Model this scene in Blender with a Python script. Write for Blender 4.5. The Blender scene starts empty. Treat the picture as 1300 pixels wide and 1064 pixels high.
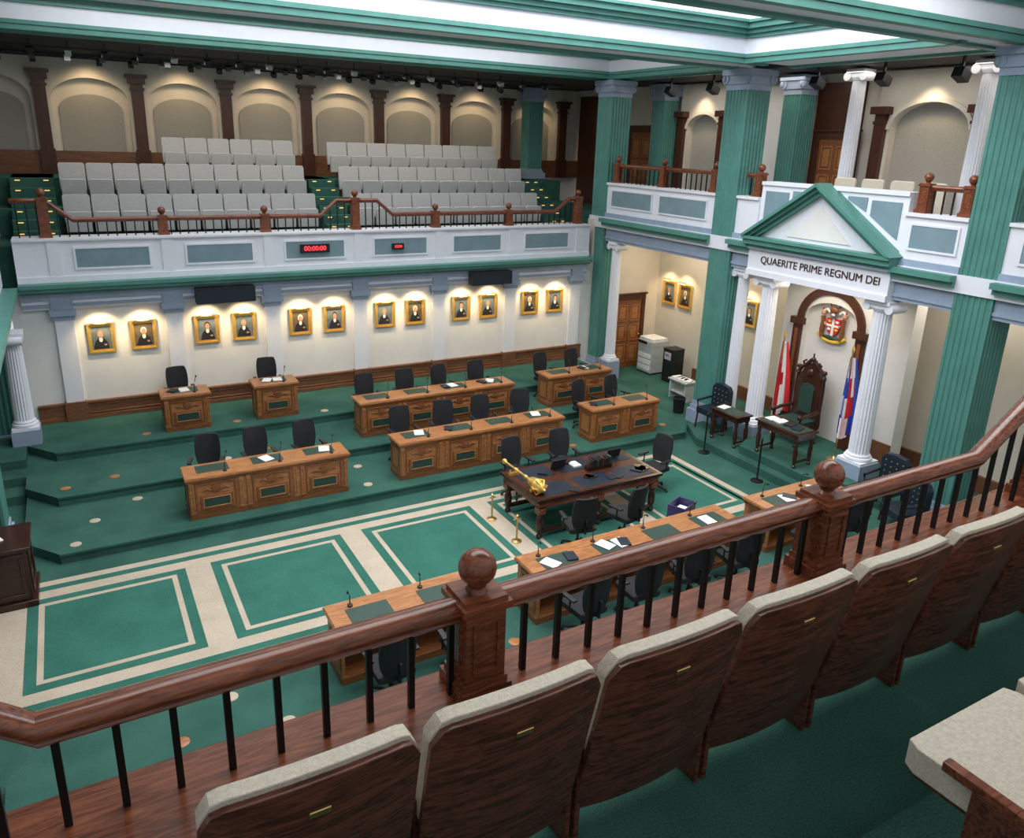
import bpy, bmesh, math, random
from mathutils import Matrix, Vector
random.seed(4)
pi=math.pi
S=bpy.context.scene
# ------------------------------------------------------------------ materials
def mat(name,col,rough=.6,metal=0.,kind='plain',col2=None,scale=8.,bump=0.,emit=0.,spec=.5):
    m=bpy.data.materials.new(name); m.use_nodes=True; nt=m.node_tree; n=nt.nodes; L=nt.links
    b=n['Principled BSDF']; b.inputs['Roughness'].default_value=rough; b.inputs['Metallic'].default_value=metal
    b.inputs['Specular IOR Level'].default_value=spec
    if col2 is None: col2=tuple(c*.86 for c in col)
    tc=n.new('ShaderNodeTexCoord'); mp=n.new('ShaderNodeMapping'); L.new(tc.outputs['Object'],mp.inputs[0])
    nz=n.new('ShaderNodeTexNoise'); L.new(mp.outputs[0],nz.inputs['Vector'])
    nz.inputs['Scale'].default_value=scale; nz.inputs['Detail'].default_value=5
    cr=n.new('ShaderNodeValToRGB'); cr.color_ramp.elements[0].position=.34; cr.color_ramp.elements[1].position=.66
    cr.color_ramp.elements[0].color=(*col2,1); cr.color_ramp.elements[1].color=(*col,1)
    if kind=='wood': mp.inputs['Scale'].default_value=(1.0,9,9); nz.inputs['Distortion'].default_value=1.4
    if kind=='woodv': mp.inputs['Scale'].default_value=(9,9,1.0); nz.inputs['Distortion'].default_value=1.4
    L.new(nz.outputs['Fac'],cr.inputs[0]); L.new(cr.outputs[0],b.inputs['Base Color'])
    if kind=='carpet':
        n2=n.new('ShaderNodeTexNoise'); n2.inputs['Scale'].default_value=130; L.new(tc.outputs['Object'],n2.inputs['Vector'])
        mx=n.new('ShaderNodeMixRGB'); mx.blend_type='MULTIPLY'; mx.inputs[0].default_value=.6
        c2=n.new('ShaderNodeValToRGB'); c2.color_ramp.elements[0].position=.35; c2.color_ramp.elements[1].position=.6
        c2.color_ramp.elements[0].color=(.42,.42,.42,1)
        L.new(n2.outputs['Fac'],c2.inputs[0]); L.new(cr.outputs[0],mx.inputs[1]); L.new(c2.outputs[0],mx.inputs[2]); L.new(mx.outputs[0],b.inputs['Base Color'])
        bp=n.new('ShaderNodeBump'); bp.inputs['Strength'].default_value=.4; bp.inputs['Distance'].default_value=.01
        L.new(n2.outputs['Fac'],bp.inputs['Height']); L.new(bp.outputs[0],b.inputs['Normal'])
    elif bump:
        bp=n.new('ShaderNodeBump'); bp.inputs['Strength'].default_value=bump; bp.inputs['Distance'].default_value=.004
        n2=n.new('ShaderNodeTexNoise'); n2.inputs['Scale'].default_value=260; L.new(tc.outputs['Object'],n2.inputs['Vector'])
        L.new(n2.outputs['Fac'],bp.inputs['Height']); L.new(bp.outputs[0],b.inputs['Normal'])
    if emit:
        b.inputs['Emission Color'].default_value=(*col,1); b.inputs['Emission Strength'].default_value=emit
    return m
WHITE=mat('paint_white',(.78,.79,.86),.6,scale=3,col2=(.75,.76,.83))
CREAM=mat('wall_cream',(.78,.76,.745),.7,scale=3,col2=(.74,.72,.705))
CREAMW=mat('wall_cream_warm',(.70,.65,.58),.7,scale=3,col2=(.66,.61,.54))
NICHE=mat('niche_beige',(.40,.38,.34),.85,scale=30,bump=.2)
TEAL=mat('paint_teal',(.085,.26,.22),.45,scale=3)
TEALD=mat('paint_teal_dark',(.06,.20,.165),.5,scale=3)
BLUEG=mat('paint_bluegrey',(.32,.39,.52),.5,scale=3)
PANEL=mat('panel_bluegrey',(.20,.30,.35),.55,scale=3)
CARP=mat('carpet_green',(.058,.155,.122),.95,kind='carpet',col2=(.038,.115,.090),scale=1.6,spec=.1)
CARP2=mat('carpet_green_bright',(.052,.19,.145),.95,kind='carpet',col2=(.04,.155,.118),scale=1.6,spec=.1)
CRC=mat('carpet_cream',(.62,.52,.41),.95,kind='carpet',col2=(.54,.45,.35),scale=2,spec=.1)
OAK=mat('oak_honey',(.50,.215,.08),.28,kind='wood',col2=(.26,.095,.03),scale=3.5)
OAKD=mat('oak_carved',(.27,.10,.034),.35,kind='wood',col2=(.15,.05,.017),scale=4)
MAH=mat('mahogany',(.27,.085,.04),.2,kind='wood',col2=(.10,.029,.014),scale=4.5)
MAHV=mat('mahogany_v',(.085,.028,.013),.35,kind='woodv',col2=(.05,.015,.008),scale=3)
WAIN=mat('wainscot_wood',(.22,.095,.045),.4,kind='wood',col2=(.13,.05,.024),scale=3)
DARKW=mat('dark_wood',(.055,.018,.012),.2,kind='wood',col2=(.03,.010,.007),scale=4)
BLACK=mat('black_plastic',(.012,.012,.014),.5)
BLKF=mat('black_fabric',(.014,.014,.017),.8,bump=.3)
IRON=mat('black_iron',(.01,.01,.01),.45,metal=.3)
LEATH=mat('green_leather',(.02,.055,.042),.45)
NAVY=mat('navy_leather',(.012,.02,.035),.4)
GOLD=mat('gold_leaf',(1.0,.66,.18),.32,metal=.7,col2=(.8,.48,.11),scale=30)
BRASS=mat('brass',(.75,.50,.20),.3,metal=.9)
PAPER=mat('paper',(.85,.85,.83),.8)
FAB=mat('seat_fabric',(.50,.49,.485),.9,scale=40,bump=.4,col2=(.43,.42,.415))
FABC=mat('seat_fabric_cream',(.74,.67,.55),.9,scale=90,bump=.8,col2=(.60,.54,.43))
SEATW=mat('seat_wood',(.19,.062,.036),.26,kind='wood',col2=(.06,.020,.013),scale=5)
DCEIL=mat('gallery_ceiling_dark',(.045,.04,.04),.8)
STEEL=mat('steel',(.45,.45,.47),.35,metal=.8)
GREYP=mat('grey_plastic',(.50,.52,.52),.5)
WARM=mat('lamp_warm',(1.,.72,.30),.5,emit=8.)
YEL=mat('step_light',(1.,.62,.15),.5,emit=.9)
REDL=mat('led_red',(1.,.03,.04),.5,emit=3.)
RED=mat('flag_red',(.62,.015,.02),.8)
FWH=mat('flag_white',(.85,.85,.85),.8)
FBL=mat('flag_blue',(.02,.06,.38),.8)
FYE=mat('flag_gold',(.80,.50,.05),.8)
SKIN=mat('paint_skin',(.55,.30,.20),.6)
HAIR=mat('paint_hair',(.25,.22,.20),.7)
CANV=mat('paint_canvas_dark',(.16,.12,.07),.6,scale=5,col2=(.07,.05,.035))
CANVB=mat('paint_canvas_blue',(.16,.20,.22),.6,scale=5,col2=(.08,.10,.12))
ROBE=mat('paint_robe',(.015,.015,.02),.6)
BIN=mat('bin_purple',(.05,.04,.14),.5)
# ------------------------------------------------------------------ builder
def T(x=0,y=0,z=0,rz=0,s=1): return Matrix.Translation((x,y,z))@Matrix.Rotation(rz,4,'Z')@Matrix.Scale(s,4)
class B:
    def __init__(s,M=None): s.v=[];s.f=[];s.m=[];s.mats=[];s.M=M or Matrix.Identity(4)
    def mi(s,m):
        if m not in s.mats: s.mats.append(m)
        return s.mats.index(m)
    def add(s,vs,fs,m):
        o=len(s.v); s.v+= [tuple(s.M@Vector(p)) for p in vs]; k=s.mi(m)
        for f in fs: s.f.append([o+i for i in f]); s.m.append(k)
    def box(s,x0,x1,y0,y1,z0,z1,m):
        s.add([(x,y,z) for x in (x0,x1) for y in (y0,y1) for z in (z0,z1)],[(0,1,3,2),(4,6,7,5),(0,4,5,1),(2,3,7,6),(0,2,6,4),(1,5,7,3)],m)
    def rbox(s,cx,cy,cz,sx,sy,sz,m,R=None):
        old=s.M; s.M=s.M@Matrix.Translation((cx,cy,cz))@(R or Matrix.Identity(4)); s.box(-sx/2,sx/2,-sy/2,sy/2,-sz/2,sz/2,m); s.M=old
    def prism(s,pts,a,b,m,ax='z'):
        g={'z':lambda p,t:(p[0],p[1],t),'y':lambda p,t:(p[0],t,p[1]),'x':lambda p,t:(t,p[0],p[1])}[ax]; n=len(pts)
        s.add([g(p,a) for p in pts]+[g(p,b) for p in pts],[list(range(n)),list(range(2*n-1,n-1,-1))]+[(i,(i+1)%n,n+(i+1)%n,n+i) for i in range(n)],m)
    def lathe(s,prof,c,m,seg=16,R=None,flute=0):
        old=s.M; s.M=s.M@Matrix.Translation(c)@(R or Matrix.Identity(4)); vs=[];fs=[]
        for r,z in prof:
            for i in range(seg):
                a=2*pi*i/seg; rr=r*(1-flute*(i%2)); vs.append((rr*math.cos(a),rr*math.sin(a),z))
        for j in range(len(prof)-1):
            for i in range(seg):
                k=(i+1)%seg; fs.append((j*seg+i,j*seg+k,(j+1)*seg+k,(j+1)*seg+i))
        fs.append(list(range(seg))); fs.append(list(range((len(prof)-1)*seg,len(prof)*seg)))
        s.add(vs,fs,m); s.M=old
    def sphere(s,c,r,m,seg=12,sc=(1,1,1)):
        n=seg//2; old=s.M; s.M=s.M@Matrix.Translation(c)@Matrix.Diagonal((*sc,1))
        s.lathe([(max(r*math.sin(pi*i/n),r*.02),-r*math.cos(pi*i/n)) for i in range(n+1)],(0,0,0),m,seg); s.M=old
    def tube(s,pts,r,m,seg=8,rz=None):
        P=[Vector(p) for p in pts]; vs=[];fs=[]; rz=rz or r
        for i,p in enumerate(P):
            d=(P[min(i+1,len(P)-1)]-P[max(i-1,0)]).normalized()
            up=Vector((0,0,1)) if abs(d.z)<.95 else Vector((0,1,0))
            a=d.cross(up).normalized(); b=a.cross(d)
            for k in range(seg):
                t=2*pi*k/seg; vs.append(tuple(p+a*r*math.cos(t)+b*rz*math.sin(t)))
        for j in range(len(P)-1):
            for i in range(seg):
                k=(i+1)%seg; fs.append((j*seg+i,j*seg+k,(j+1)*seg+k,(j+1)*seg+i))
        fs.append(list(range(seg))); fs.append(list(range((len(P)-1)*seg,len(P)*seg))); s.add(vs,fs,m)
    def frame(s,x0,x1,z0,z1,w,y0,y1,m):
        s.box(x0,x1,y0,y1,z0,z0+w,m); s.box(x0,x1,y0,y1,z1-w,z1,m); s.box(x0,x0+w,y0,y1,z0+w,z1-w,m); s.box(x1-w,x1,y0,y1,z0+w,z1-w,m)
    def done(s,name,bevel=0,M=None):
        me=bpy.data.meshes.new(name); me.from_pydata(s.v,[],s.f); me.update()
        for m in s.mats: me.materials.append(m)
        me.polygons.foreach_set('material_index',s.m)
        bm=bmesh.new(); bm.from_mesh(me); bmesh.ops.recalc_face_normals(bm,faces=bm.faces); bm.to_mesh(me); bm.free()
        me.polygons.foreach_set('use_smooth',[True]*len(me.polygons)); me.set_sharp_from_angle(angle=math.radians(35))
        return place(me,name,M,bevel)
def place(me,name,M=None,bevel=0):
    o=bpy.data.objects.new(name,me); S.collection.objects.link(o)
    if M is not None: o.matrix_world=M
    if bevel:
        b=o.modifiers.new('bevel','BEVEL'); b.width=bevel; b.segments=2; b.limit_method='ANGLE'; b.angle_limit=math.radians(40)
    return o
EM=lambda x,y: T(x,y,0,-pi/2)   # local +x -> world -y, local +y -> world +x
YC=10.55
XE=13.0
# ------------------------------------------------------------------ floor with tiers, dais and carpet pattern
b=B()
b.box(-5,16.5,1.0,19.0,-.2,0,CARP)
ys=[9.45,11.65]; xs=[-1.15+2.47*i for i in range(5)]
fx0,fx1,fy0,fy1=-1.85,11.05,8.95,12.15
b.box(fx0,fx1,fy0,fy1,0,.002,CRC)
def gring(x0,x1,y0,y1,w,m,z0,z1):
    b.box(x0,x1,y0,y0+w,z0,z1,m); b.box(x0,x1,y1-w,y1,z0,z1,m); b.box(x0,x0+w,y0+w,y1-w,z0,z1,m); b.box(x1-w,x1,y0+w,y1-w,z0,z1,m)
gring(fx0+.16,fx1-.15,fy0+.15,fy1-.15,.13,CARP2,.002,.005)
for x in xs:
    b.box(x,x+2.1,ys[0],ys[1],.002,.005,CARP2)
    gring(x+.14,x+1.96,ys[0]+.14,ys[1]-.14,.075,CRC,.005,.007)
def tier(y0,h0,h1,mirror=False):
    p=[(-.72,y0),(12.0,y0),(12.5,y0+.55),(12.5,18.12),(-1.22,18.12),(-1.22,y0+.65)]
    if mirror: p=[(x,2*YC-y) for x,y in p]
    b.prism(p,h0,h1,CARP)
    q=[(-.73,y0-.02),(12.01,y0-.02),(12.0,y0+.02),(-.71,y0+.02)]
    if mirror: q=[(x,2*YC-y) for x,y in q]
    b.prism(q,h1-.035,h1+.004,CARP)
for i,y0 in enumerate((12.6,14.43,16.2)):
    tier(y0,.17*i,.17*(i+1)); tier(y0,.17*i,.17*(i+1),True)
for i in range(3): b.box(-2.0,-1.22,15.2+.45*i,18.1,.17*i,.17*(i+1),CARP)
b.prism([(12.45,8.5),(11.95,9.2),(11.95,12.2),(12.4,12.98),(14.3,12.98),(14.3,8.5)],0,.17,CARP)
b.prism([(12.6,8.65),(12.18,9.3),(12.18,11.1),(12.65,11.35),(14.3,11.35),(14.3,8.65)],.17,.34,CARP)
b.done('floor')
b=B()
for x,y,z in [(-.5,12.85,.17),(-.2,13.6,.17),(.5,14.2,.17),(4.4,13.0,.17),(4.5,13.9,.17),(-.6,14.8,.34),(.2,15.0,.34),(.9,16.6,.51),(2.7,16.6,.51),(4.6,16.5,.51),(3.0,15.2,.34),(2.2,15.0,.34),(1.5,7.4,.17),(1.2,7.0,.17),(1.0,8.1,.17),(1.8,6.9,.17),(.4,7.6,.17),(.2,7.0,.17),(1.3,6.2,.34),(.6,6.3,.34),(4.3,8.2,.17),(4.5,7.5,.17),(8.7,14.9,.34),(9.1,13.0,.17),(11.8,13.2,.17)]:
    b.lathe([(.001,0),(.085,0),(.085,.008),(.07,.012),(.001,.012)],(x,y,z),CRC if random.random()<.4 else OAK,16)
b.done('floor_outlet_covers')
# ------------------------------------------------------------------ wall north (portrait wall) + parapet
PX=[-.3,1.8,3.92,6.03,8.15,10.27,12.4]; BAY=[.75,2.86,4.97,7.09,9.21,11.33]
b=B(); b.box(-1.2,12.95,18.12,18.4,0,3.3,CREAM); b.box(12.95,15.5,18.12,18.4,0,4.5,CREAMW); b.done('wall_north')
b=B()
b.box(-1.0,12.7,18.02,18.12,2.95,3.28,WHITE); b.box(-1.0,12.7,17.98,18.02,3.0,3.06,BLUEG)
b.box(-1.0,12.7,17.96,18.1,3.15,3.28,BLUEG)
for (y,z0,z1) in ((17.9,3.28,3.34),(17.78,3.34,3.42),(17.72,3.42,3.50)): b.box(-1.0,12.75,y,18.3,z0,z1,TEAL)
b.box(-1.0,12.75,18.0,18.3,3.5,4.33,WHITE)
b.box(-1.0,12.75,17.97,18.0,3.5,3.62,WHITE)
b.box(-1.0,12.75,17.96,18.62,4.33,4.37,WHITE)
for c in BAY:
    w=.72
    b.frame(c-w,c+w,3.74,4.2,.04,17.975,18.0,WHITE); b.box(c-w+.04,c+w-.04,17.985,18.0,3.78,4.16,PANEL)
for x in PX:
    b.box(x-.17,x+.17,18.04,18.12,.9,2.8,WHITE)
    b.box(x-.2,x+.2,18.0,18.12,2.72,2.80,BLUEG); b.box(x-.24,x+.24,17.96,18.12,2.80,2.95,BLUEG); b.box(x-.20,x+.20,17.95,18.02,2.95,3.28,BLUEG)
    b.box(x-.12,x+.12,17.98,18.0,3.62,4.33,WHITE)
b.done('trim_1')
b=B()
b.box(-1.0,12.7,18.06,18.12,.51,.86,WAIN); b.box(-1.0,12.7,18.03,18.12,.86,.91,WAIN); b.box(-1.0,12.7,18.03,18.12,.51,.60,WAIN)
for c in BAY: b.frame(c-.85,c+.85,.63,.83,.03,18.045,18.06,OAKD)
for x in PX: b.box(x-.21,x+.21,17.99,18.12,.51,.93,WAIN)
b.done('baseboard_north',.005)
# rails
def rail(name,path,y,zb,posts,M=None,sp=.175):
    b=B(M)
    def zr(x):
        for (xa,za),(xb,zb_) in zip(path,path[1:]):
            if xa<=x<=xb: return za+(zb_-za)*(x-xa)/(xb-xa)
        return path[-1][1]
    b.tube([(x,y,z) for x,z in path],.06,MAH,14,rz=.042)
    b.tube([(x,y,z-.045) for x,z in path],.038,MAH,8,rz=.02)
    x=path[0][0]+sp/2
    while x<path[-1][0]:
        if min([abs(x-p) for p in posts]+[9])>.11: b.box(x-.012,x+.012,y-.012,y+.012,zb,zr(x)-.03,IRON)
        x+=sp
    for p in posts:
        z=zr(p)+.04
        b.box(p-.115,p+.115,y-.115,y+.115,zb,zb+.06,MAH); b.box(p-.10,p+.10,y-.10,y+.10,zb+.06,zb+.09,MAH)
        b.box(p-.09,p+.09,y-.09,y+.09,zb+.09,z-.03,MAH)
        for a in range(4):
            old=b.M; b.M=b.M@T(p,y,0,a*pi/2); b.frame(-.06,.06,zb+.13,z-.08,.012,-.098,-.09,MAH); b.M=old
        b.box(p-.11,p+.11,y-.11,y+.11,z-.03,z+.0,MAH); b.box(p-.095,p+.095,y-.095,y+.095,z,z+.02,MAH)
        b.lathe([(.05,z+.02),(.035,z+.035),(.045,z+.05)],(p,y,0),MAH,14); b.sphere((p,y,z+.12),.08,MAH,24)
    return b.done(name)
rail('wooden_railing',[(-.95,5.1),(-.35,5.1),(.1,4.72),(5.2,4.72),(5.6,5.06),(6.6,5.06),(7.0,4.72),(11.75,4.72),(12.2,5.06),(12.65,5.06)],18.3,4.37,[-.4,1.78,3.92,6.05,8.15,10.28,12.5])
rail('wooden_railing',[(-1.2,5.08),(-.75,5.08),(-.28,4.69),(4.8,4.69),(5.35,5.03),(6.3,5.03),(6.8,4.69),(11.5,4.69),(12.3,5.03)],2.45,4.28,[-.9,1.28,3.40,5.6,7.7,9.8,12.0])
# ------------------------------------------------------------------ north gallery
b=B()
b.prism([(18.4,3.3),(18.4,4.2),(19.95,4.2),(19.95,4.8),(20.95,4.8),(20.95,5.4),(22.74,5.4),(22.74,3.3)],-5,13.6,CARP,'x')
for (xa,xb) in ((-1.0,-.15),(5.62,6.32),(12.1,12.7)):
    for i in range(6):
        z0=4.2+.2*i
        b.box(xa,xb,19.1+.32*i,22.7,z0,z0+.2,CARP)
        for k in range(2): 
            xx=xa+.1+k*(xb-xa-.3); b.box(xx,xx+.10,19.09+.32*i,19.1+.32*i,z0+.145,z0+.165,YEL)
b.done('floor_gallery_north')
def archbay(b,x0,x1,z0,z1,cx,r,zs,y0,y1,m,el=.62):
    pts=[(x0,z0),(x0,z1),(x1,z1),(x1,z0),(cx+r,z0)]+[(cx+r*math.cos(a*pi/16),zs+r*el*math.sin(a*pi/16)) for a in range(17)]+[(cx-r,z0)]
    b.prism(pts,y0,y1,m,'y')
def archmould(b,cx,r,zs,w,y0,y1,m,el=.62):
    n=16
    pts=[(cx+(r+w)*math.cos(a*pi/n),zs+(r*el+w)*math.sin(a*pi/n)) for a in range(n+1)]+[(cx+r*math.cos(a*pi/n),zs+r*el*math.sin(a*pi/n)) for a in range(n,-1,-1)]
    b.prism(pts,y0,y1,m,'y')
UP=[-.2+2.14*i for i in range(-1,9)]
b=B()
b.box(-4.5,15.5,23.15,23.35,3.3,8.2,CREAMW)
for i,x in enumerate(UP[:-1]):
    c=x+1.07
    if c>15: continue
    archbay(b,x,x+2.14,5.4,8.15,c,.86,7.15,22.9,23.15,CREAMW,.62)
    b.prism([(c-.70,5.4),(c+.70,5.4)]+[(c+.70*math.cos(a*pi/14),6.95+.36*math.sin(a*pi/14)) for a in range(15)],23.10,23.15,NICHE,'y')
b.box(-2.3,15.5,22.84,22.9,5.4,5.95,WAIN)
for x in UP:
    if x>15.2: continue
    b.box(x-.17,x+.17,22.74,22.9,5.4,6.0,MAHV); b.box(x-.14,x+.14,22.76,22.9,6.0,7.6,MAHV)
    b.box(x-.17,x+.17,22.73,22.9,7.45,7.51,MAHV); b.box(x-.2,x+.2,22.7,22.9,7.6,7.75,MAHV); b.box(x-.25,x+.25,22.64,22.9,7.75,7.82,MAHV)
b.done('wall_north_gallery')
# ceilings
b=B()
b.box(-4.5,17,18.6,23.3,8.2,8.35,DCEIL); b.box(13.6,17,1,18.6,8.2,8.35,DCEIL); b.box(-4.5,-1.9,1,18.6,8.2,8.35,DCEIL)
b.box(-2,13.6,13.4,18.6,9.3,9.4,WHITE); b.box(-2,13.6,1.5,7.3,9.3,9.4,WHITE)
b.box(-2,13.6,7.0,13.6,10.9,11.0,WHITE)
b.box(-2,13.6,13.4,13.6,8.95,10.9,WHITE); b.box(-2,13.6,7.0,7.2,8.95,10.9,WHITE); b.box(13.2,13.4,7.2,13.4,9.0,10.9,WHITE); b.box(-2,-1.8,7.2,13.4,9,10.9,WHITE)
b.done('ceiling')
def beam(b,a0,a1,c0,c1,ax,z0=8.15,z1=9.3):
    def bb(d0,d1,za,zb,m):
        if ax=='x': b.box(a0,a1,d0,d1,za,zb,m)
        else: b.box(d0,d1,a0,a1,za,zb,m)
    bx=lambda o,za,zb,m: bb(c0-o,c1+o,za,zb,m)
    bb(c0-.03,c0+.13,z0,z0+.09,TEAL); bb(c1-.13,c1+.03,z0,z0+.09,TEAL); bb(c0+.13,c1-.13,z0+.05,z0+.09,WHITE)
    bx(0,z0+.09,z1,WHITE); bx(.06,z0+.10,z0+.17,TEAL)
    bx(.06,z0+.46,z0+.53,TEAL); bx(.13,z0+.53,z0+.61,TEAL); bx(.22,z0+.61,z0+.71,TEAL); bx(.28,z0+.71,z0+.76,TEAL)
b=B()
beam(b,-4.5,13.65,17.85,18.6,'x',8.18); beam(b,-4.5,13.65,2.5,3.2,'x',8.181)
beam(b,3.2,7.2,XE-.05,13.65,'y',8.161); beam(b,13.3,17.85,XE-.05,13.65,'y',8.164)
beam(b,7.8,12.3,12.25,13.65,'y',8.152)
beam(b,-4.5,12.9,12.3,13.4,'x',8.156); beam(b,-4.5,13.6,7.2,8.0,'x',8.158)
b.done('trim_2')
b=B()
for i in range(30): x=8.6+i*.15; b.box(x-.012,x+.012,13.3,13.33,9.32,9.75,IRON)
b.box(8.5,13.1,13.29,13.34,9.75,9.79,IRON); b.box(8.5,13.1,13.29,13.34,9.3,9.33,IRON); b.done('clerestory_railing')
b=B()
for y in (19.6,20.9,22.1):
    b.box(-2,12.7,y-.02,y+.02,8.05,8.09,BLACK)
    for i in range(21):
        x=-1.6+i*.68
        b.rbox(x,y,8.0,.12,.20,.11,BLACK if i%3 else GREYP,Matrix.Rotation(.4,4,'X'))
        b.box(x-.012,x+.012,y-.012,y+.012,8.06,8.2,BLACK)
b.done('track_lights')
b=B()
for i in range(9):
    y=4.2+i*1.55
    b.rbox(14.05,y,7.88,.26,.2,.17,BLACK,Matrix.Rotation(.4,4,'Y')); b.box(14.03,14.07,y-.02,y+.02,7.95,8.2,BLACK)
b.done('stage_spotlights')
# ------------------------------------------------------------------ pillars / columns
def fluted_square(s,nf=6,d=.02):
    h=s/2; pts=[]
    for k in range(4):
        a=k*pi/2; loc=[(-h,-h)]; w=s/(nf+.6); x=-h+.3*w
        for i in range(nf):
            loc+=[(x+.15*w,-h),(x+.32*w,-h+d),(x+.68*w,-h+d),(x+.85*w,-h)]; x+=w
        ca,sa=math.cos(a),math.sin(a); pts+=[(px*ca-py*sa,px*sa+py*ca) for px,py in loc]
    return pts
def pillar(x,y,s=.64,z1=8.15,z0=0,zb=.55):
    b=B(T(x,y,0)); h=s/2
    b.prism(fluted_square(s),z0+zb,z1-.42,TEAL)
    b.box(-h-.10,h+.10,-h-.10,h+.10,z0,z0+zb*.6,BLUEG); b.box(-h-.05,h+.05,-h-.05,h+.05,z0+zb*.6,z0+zb*.8,BLUEG); b.box(-h-.02,h+.02,-h-.02,h+.02,z0+zb*.8,z0+zb,BLUEG)
    b.box(-h-.01,h+.01,-h-.01,h+.01,z1-.42,z1-.30,BLUEG); b.box(-h-.04,h+.04,-h-.04,h+.04,z1-.30,z1-.12,BLUEG); b.box(-h-.09,h+.09,-h-.09,h+.09,z1-.12,z1,BLUEG)
    for sx in (-1,1):
        for sy in (-1,1):
            b.lathe([(.001,-.03),(.10,-.03),(.10,.03),(.06,.045),(.001,.045)],(sx*(h+.0),sy*(h+.03),z1-.2),BLUEG,14,Matrix.Rotation(pi/2,4,'X'))
            b.lathe([(.001,-.03),(.10,-.03),(.10,.03),(.06,.045),(.001,.045)],(sx*(h+.03),sy*(h+.0),z1-.2),BLUEG,14,Matrix.Rotation(pi/2,4,'Y'))
    b.done('fluted_pillar')
def column(x,y,z0,z1,r=.17,ped=.3,name='ionic_column',rz=-pi/2):
    b=B(T(x,y,0,rz)); e=r*1.45
    b.box(-e,e,-e,e,z0,z0+ped,BLUEG); b.box(-e*.93,e*.93,-e*.93,e*.93,z0+ped,z0+ped+.05,WHITE)
    zz=z0+ped+.05
    b.lathe([(r*1.3,zz),(r*1.35,zz+.03),(r*1.3,zz+.06),(r*1.1,zz+.08),(r*1.18,zz+.10),(r*1.05,zz+.13)],(0,0,0),WHITE,24)
    H=z1-.22-zz-.13
    b.lathe([(r*(1.0-.15*(t/8.)**1.6),zz+.13+H*t/8.) for t in range(9)],(0,0,0),WHITE,40,flute=.09)
    b.lathe([(r*.9,z1-.22),(r*1.0,z1-.19),(r*1.1,z1-.15)],(0,0,0),WHITE,24)
    b.box(-r*1.15,r*1.15,-r*.95,r*.95,z1-.16,z1-.07,WHITE); b.box(-r*1.3,r*1.3,-r*1.2,r*1.2,z1-.07,z1,WHITE)
    for sx in (-1,1):
        b.lathe([(.001,-r*1.08),(.085,-r*1.08),(.085,r*1.08),(.001,r*1.08)],(sx*r*1.2,0,z1-.14),WHITE,16,Matrix.Rotation(pi/2,4,'X'))
    b.done(name)
pillar(13.33,18.02,.64); pillar(13.33,13.17,.66); pillar(13.35,7.25,.66); pillar(-1.6,17.85,.62,3.0); pillar(-1.6,18.1,.62,8.15,4.4,.3); pillar(-1.7,13.17,.66); pillar(-1.7,7.15,.66)
pillar(15.0,17.9,.5,8.15,4.6,.3); pillar(15.0,13.2,.5,8.15,4.6,.3); pillar(13.3,22.3,.5,8.15,5.4,.3)
column(14.6,11.35,4.6,8.15,.16,.2); column(14.6,8.65,4.6,8.15,.16,.2)
column(13.25,17.35,.0,3.95,.15,.55); column(13.3,12.6,.17,3.95,.15,.25)
column(13.2,11.72,.17,3.9,.2,.35); column(13.2,8.95,.34,3.9,.2,.3)
column(-1.2,17.1,.51,2.75,.17,.3,rz=pi/2)
# ------------------------------------------------------------------ east side
b=B(); b.box(15.5,15.7,1,23.3,0,8.2,CREAMW); b.done('wall_east')
b=B()
b.box(15.42,15.5,1,16.2,0,.35,WAIN)
b.box(15.46,15.5,15.6,15.66,.35,3.9,WHITE)
b.M=EM(15.5,0)
for (yc,r) in ((16.6,.6),(10.1,.85),(7.0,.6)):
    archbay(b,-yc-r-.35,-yc+r+.35,4.6,8.15,-yc,r,7.0,-.22,0,CREAMW)
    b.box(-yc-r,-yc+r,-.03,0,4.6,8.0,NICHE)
    archmould(b,-yc,r,7.0,.09,-.27,-.22,CREAMW)
    for sx in (-1,1):
        X=-yc+sx*(r+.2)
        b.box(X-.12,X+.12,-.34,-.22,5.2,7.3,MAHV); b.box(X-.17,X+.17,-.38,-.22,4.6,5.2,MAHV); b.box(X-.2,X+.2,-.42,-.22,7.3,7.45,MAHV); b.box(X-.14,X+.14,-.36,-.22,7.1,7.16,MAHV)
for (ya,yb) in ((11.8,13.0),(20.2,22.7)): b.box(-yb,-ya,-.12,0,4.6,8.0,MAHV)
b.box(-15.5,-13.6,-.1,0,4.6,8.0,CREAM); b.box(-15.6,-13.5,-.13,0,4.6,5.5,WAIN)
b.done('trim_3')
b=B()
b.box(12.98,15.5,1,18.4,4.3,4.6,WHITE)
b.box(13.6,15.5,18.4,22.7,4.2,4.6,CARP)
b.done('floor_east_balcony')
def door(name,M,w=.95,h=2.1):
    b=B(M); b.box(-w/2-.13,-w/2,-.07,.0,0,h+.15,MAHV); b.box(w/2,w/2+.13,-.07,0,0,h+.15,MAHV); b.box(-w/2,w/2,-.07,0,h,h+.15,MAHV); b.box(-w/2-.18,w/2+.18,-.1,0,h+.15,h+.2,MAHV)
    b.box(-w/2,w/2,-.045,0,0,h,OAKD)
    for sx in (-1,1):
        for z0,z1 in ((.18,.75),(.85,1.35),(1.45,1.95)): 
            x0=.05 if sx>0 else -w/2+.07; x1=w/2-.07 if sx>0 else -.05
            b.frame(x0,x1,z0*h/2.1,z1*h/2.1,.03,-.06,-.045,OAK); b.box(x0+.07,x1-.07,-.055,-.045,z0*h/2.1+.07,z1*h/2.1-.07,OAK)
    b.sphere((w/2-.06,-.08,1.02),.03,BRASS); b.done(name,.004)
door('door_1',T(14.4,18.117,0)); door('door_2',T(15.497,19.4,4.6,-pi/2),1.0,2.3)
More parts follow.
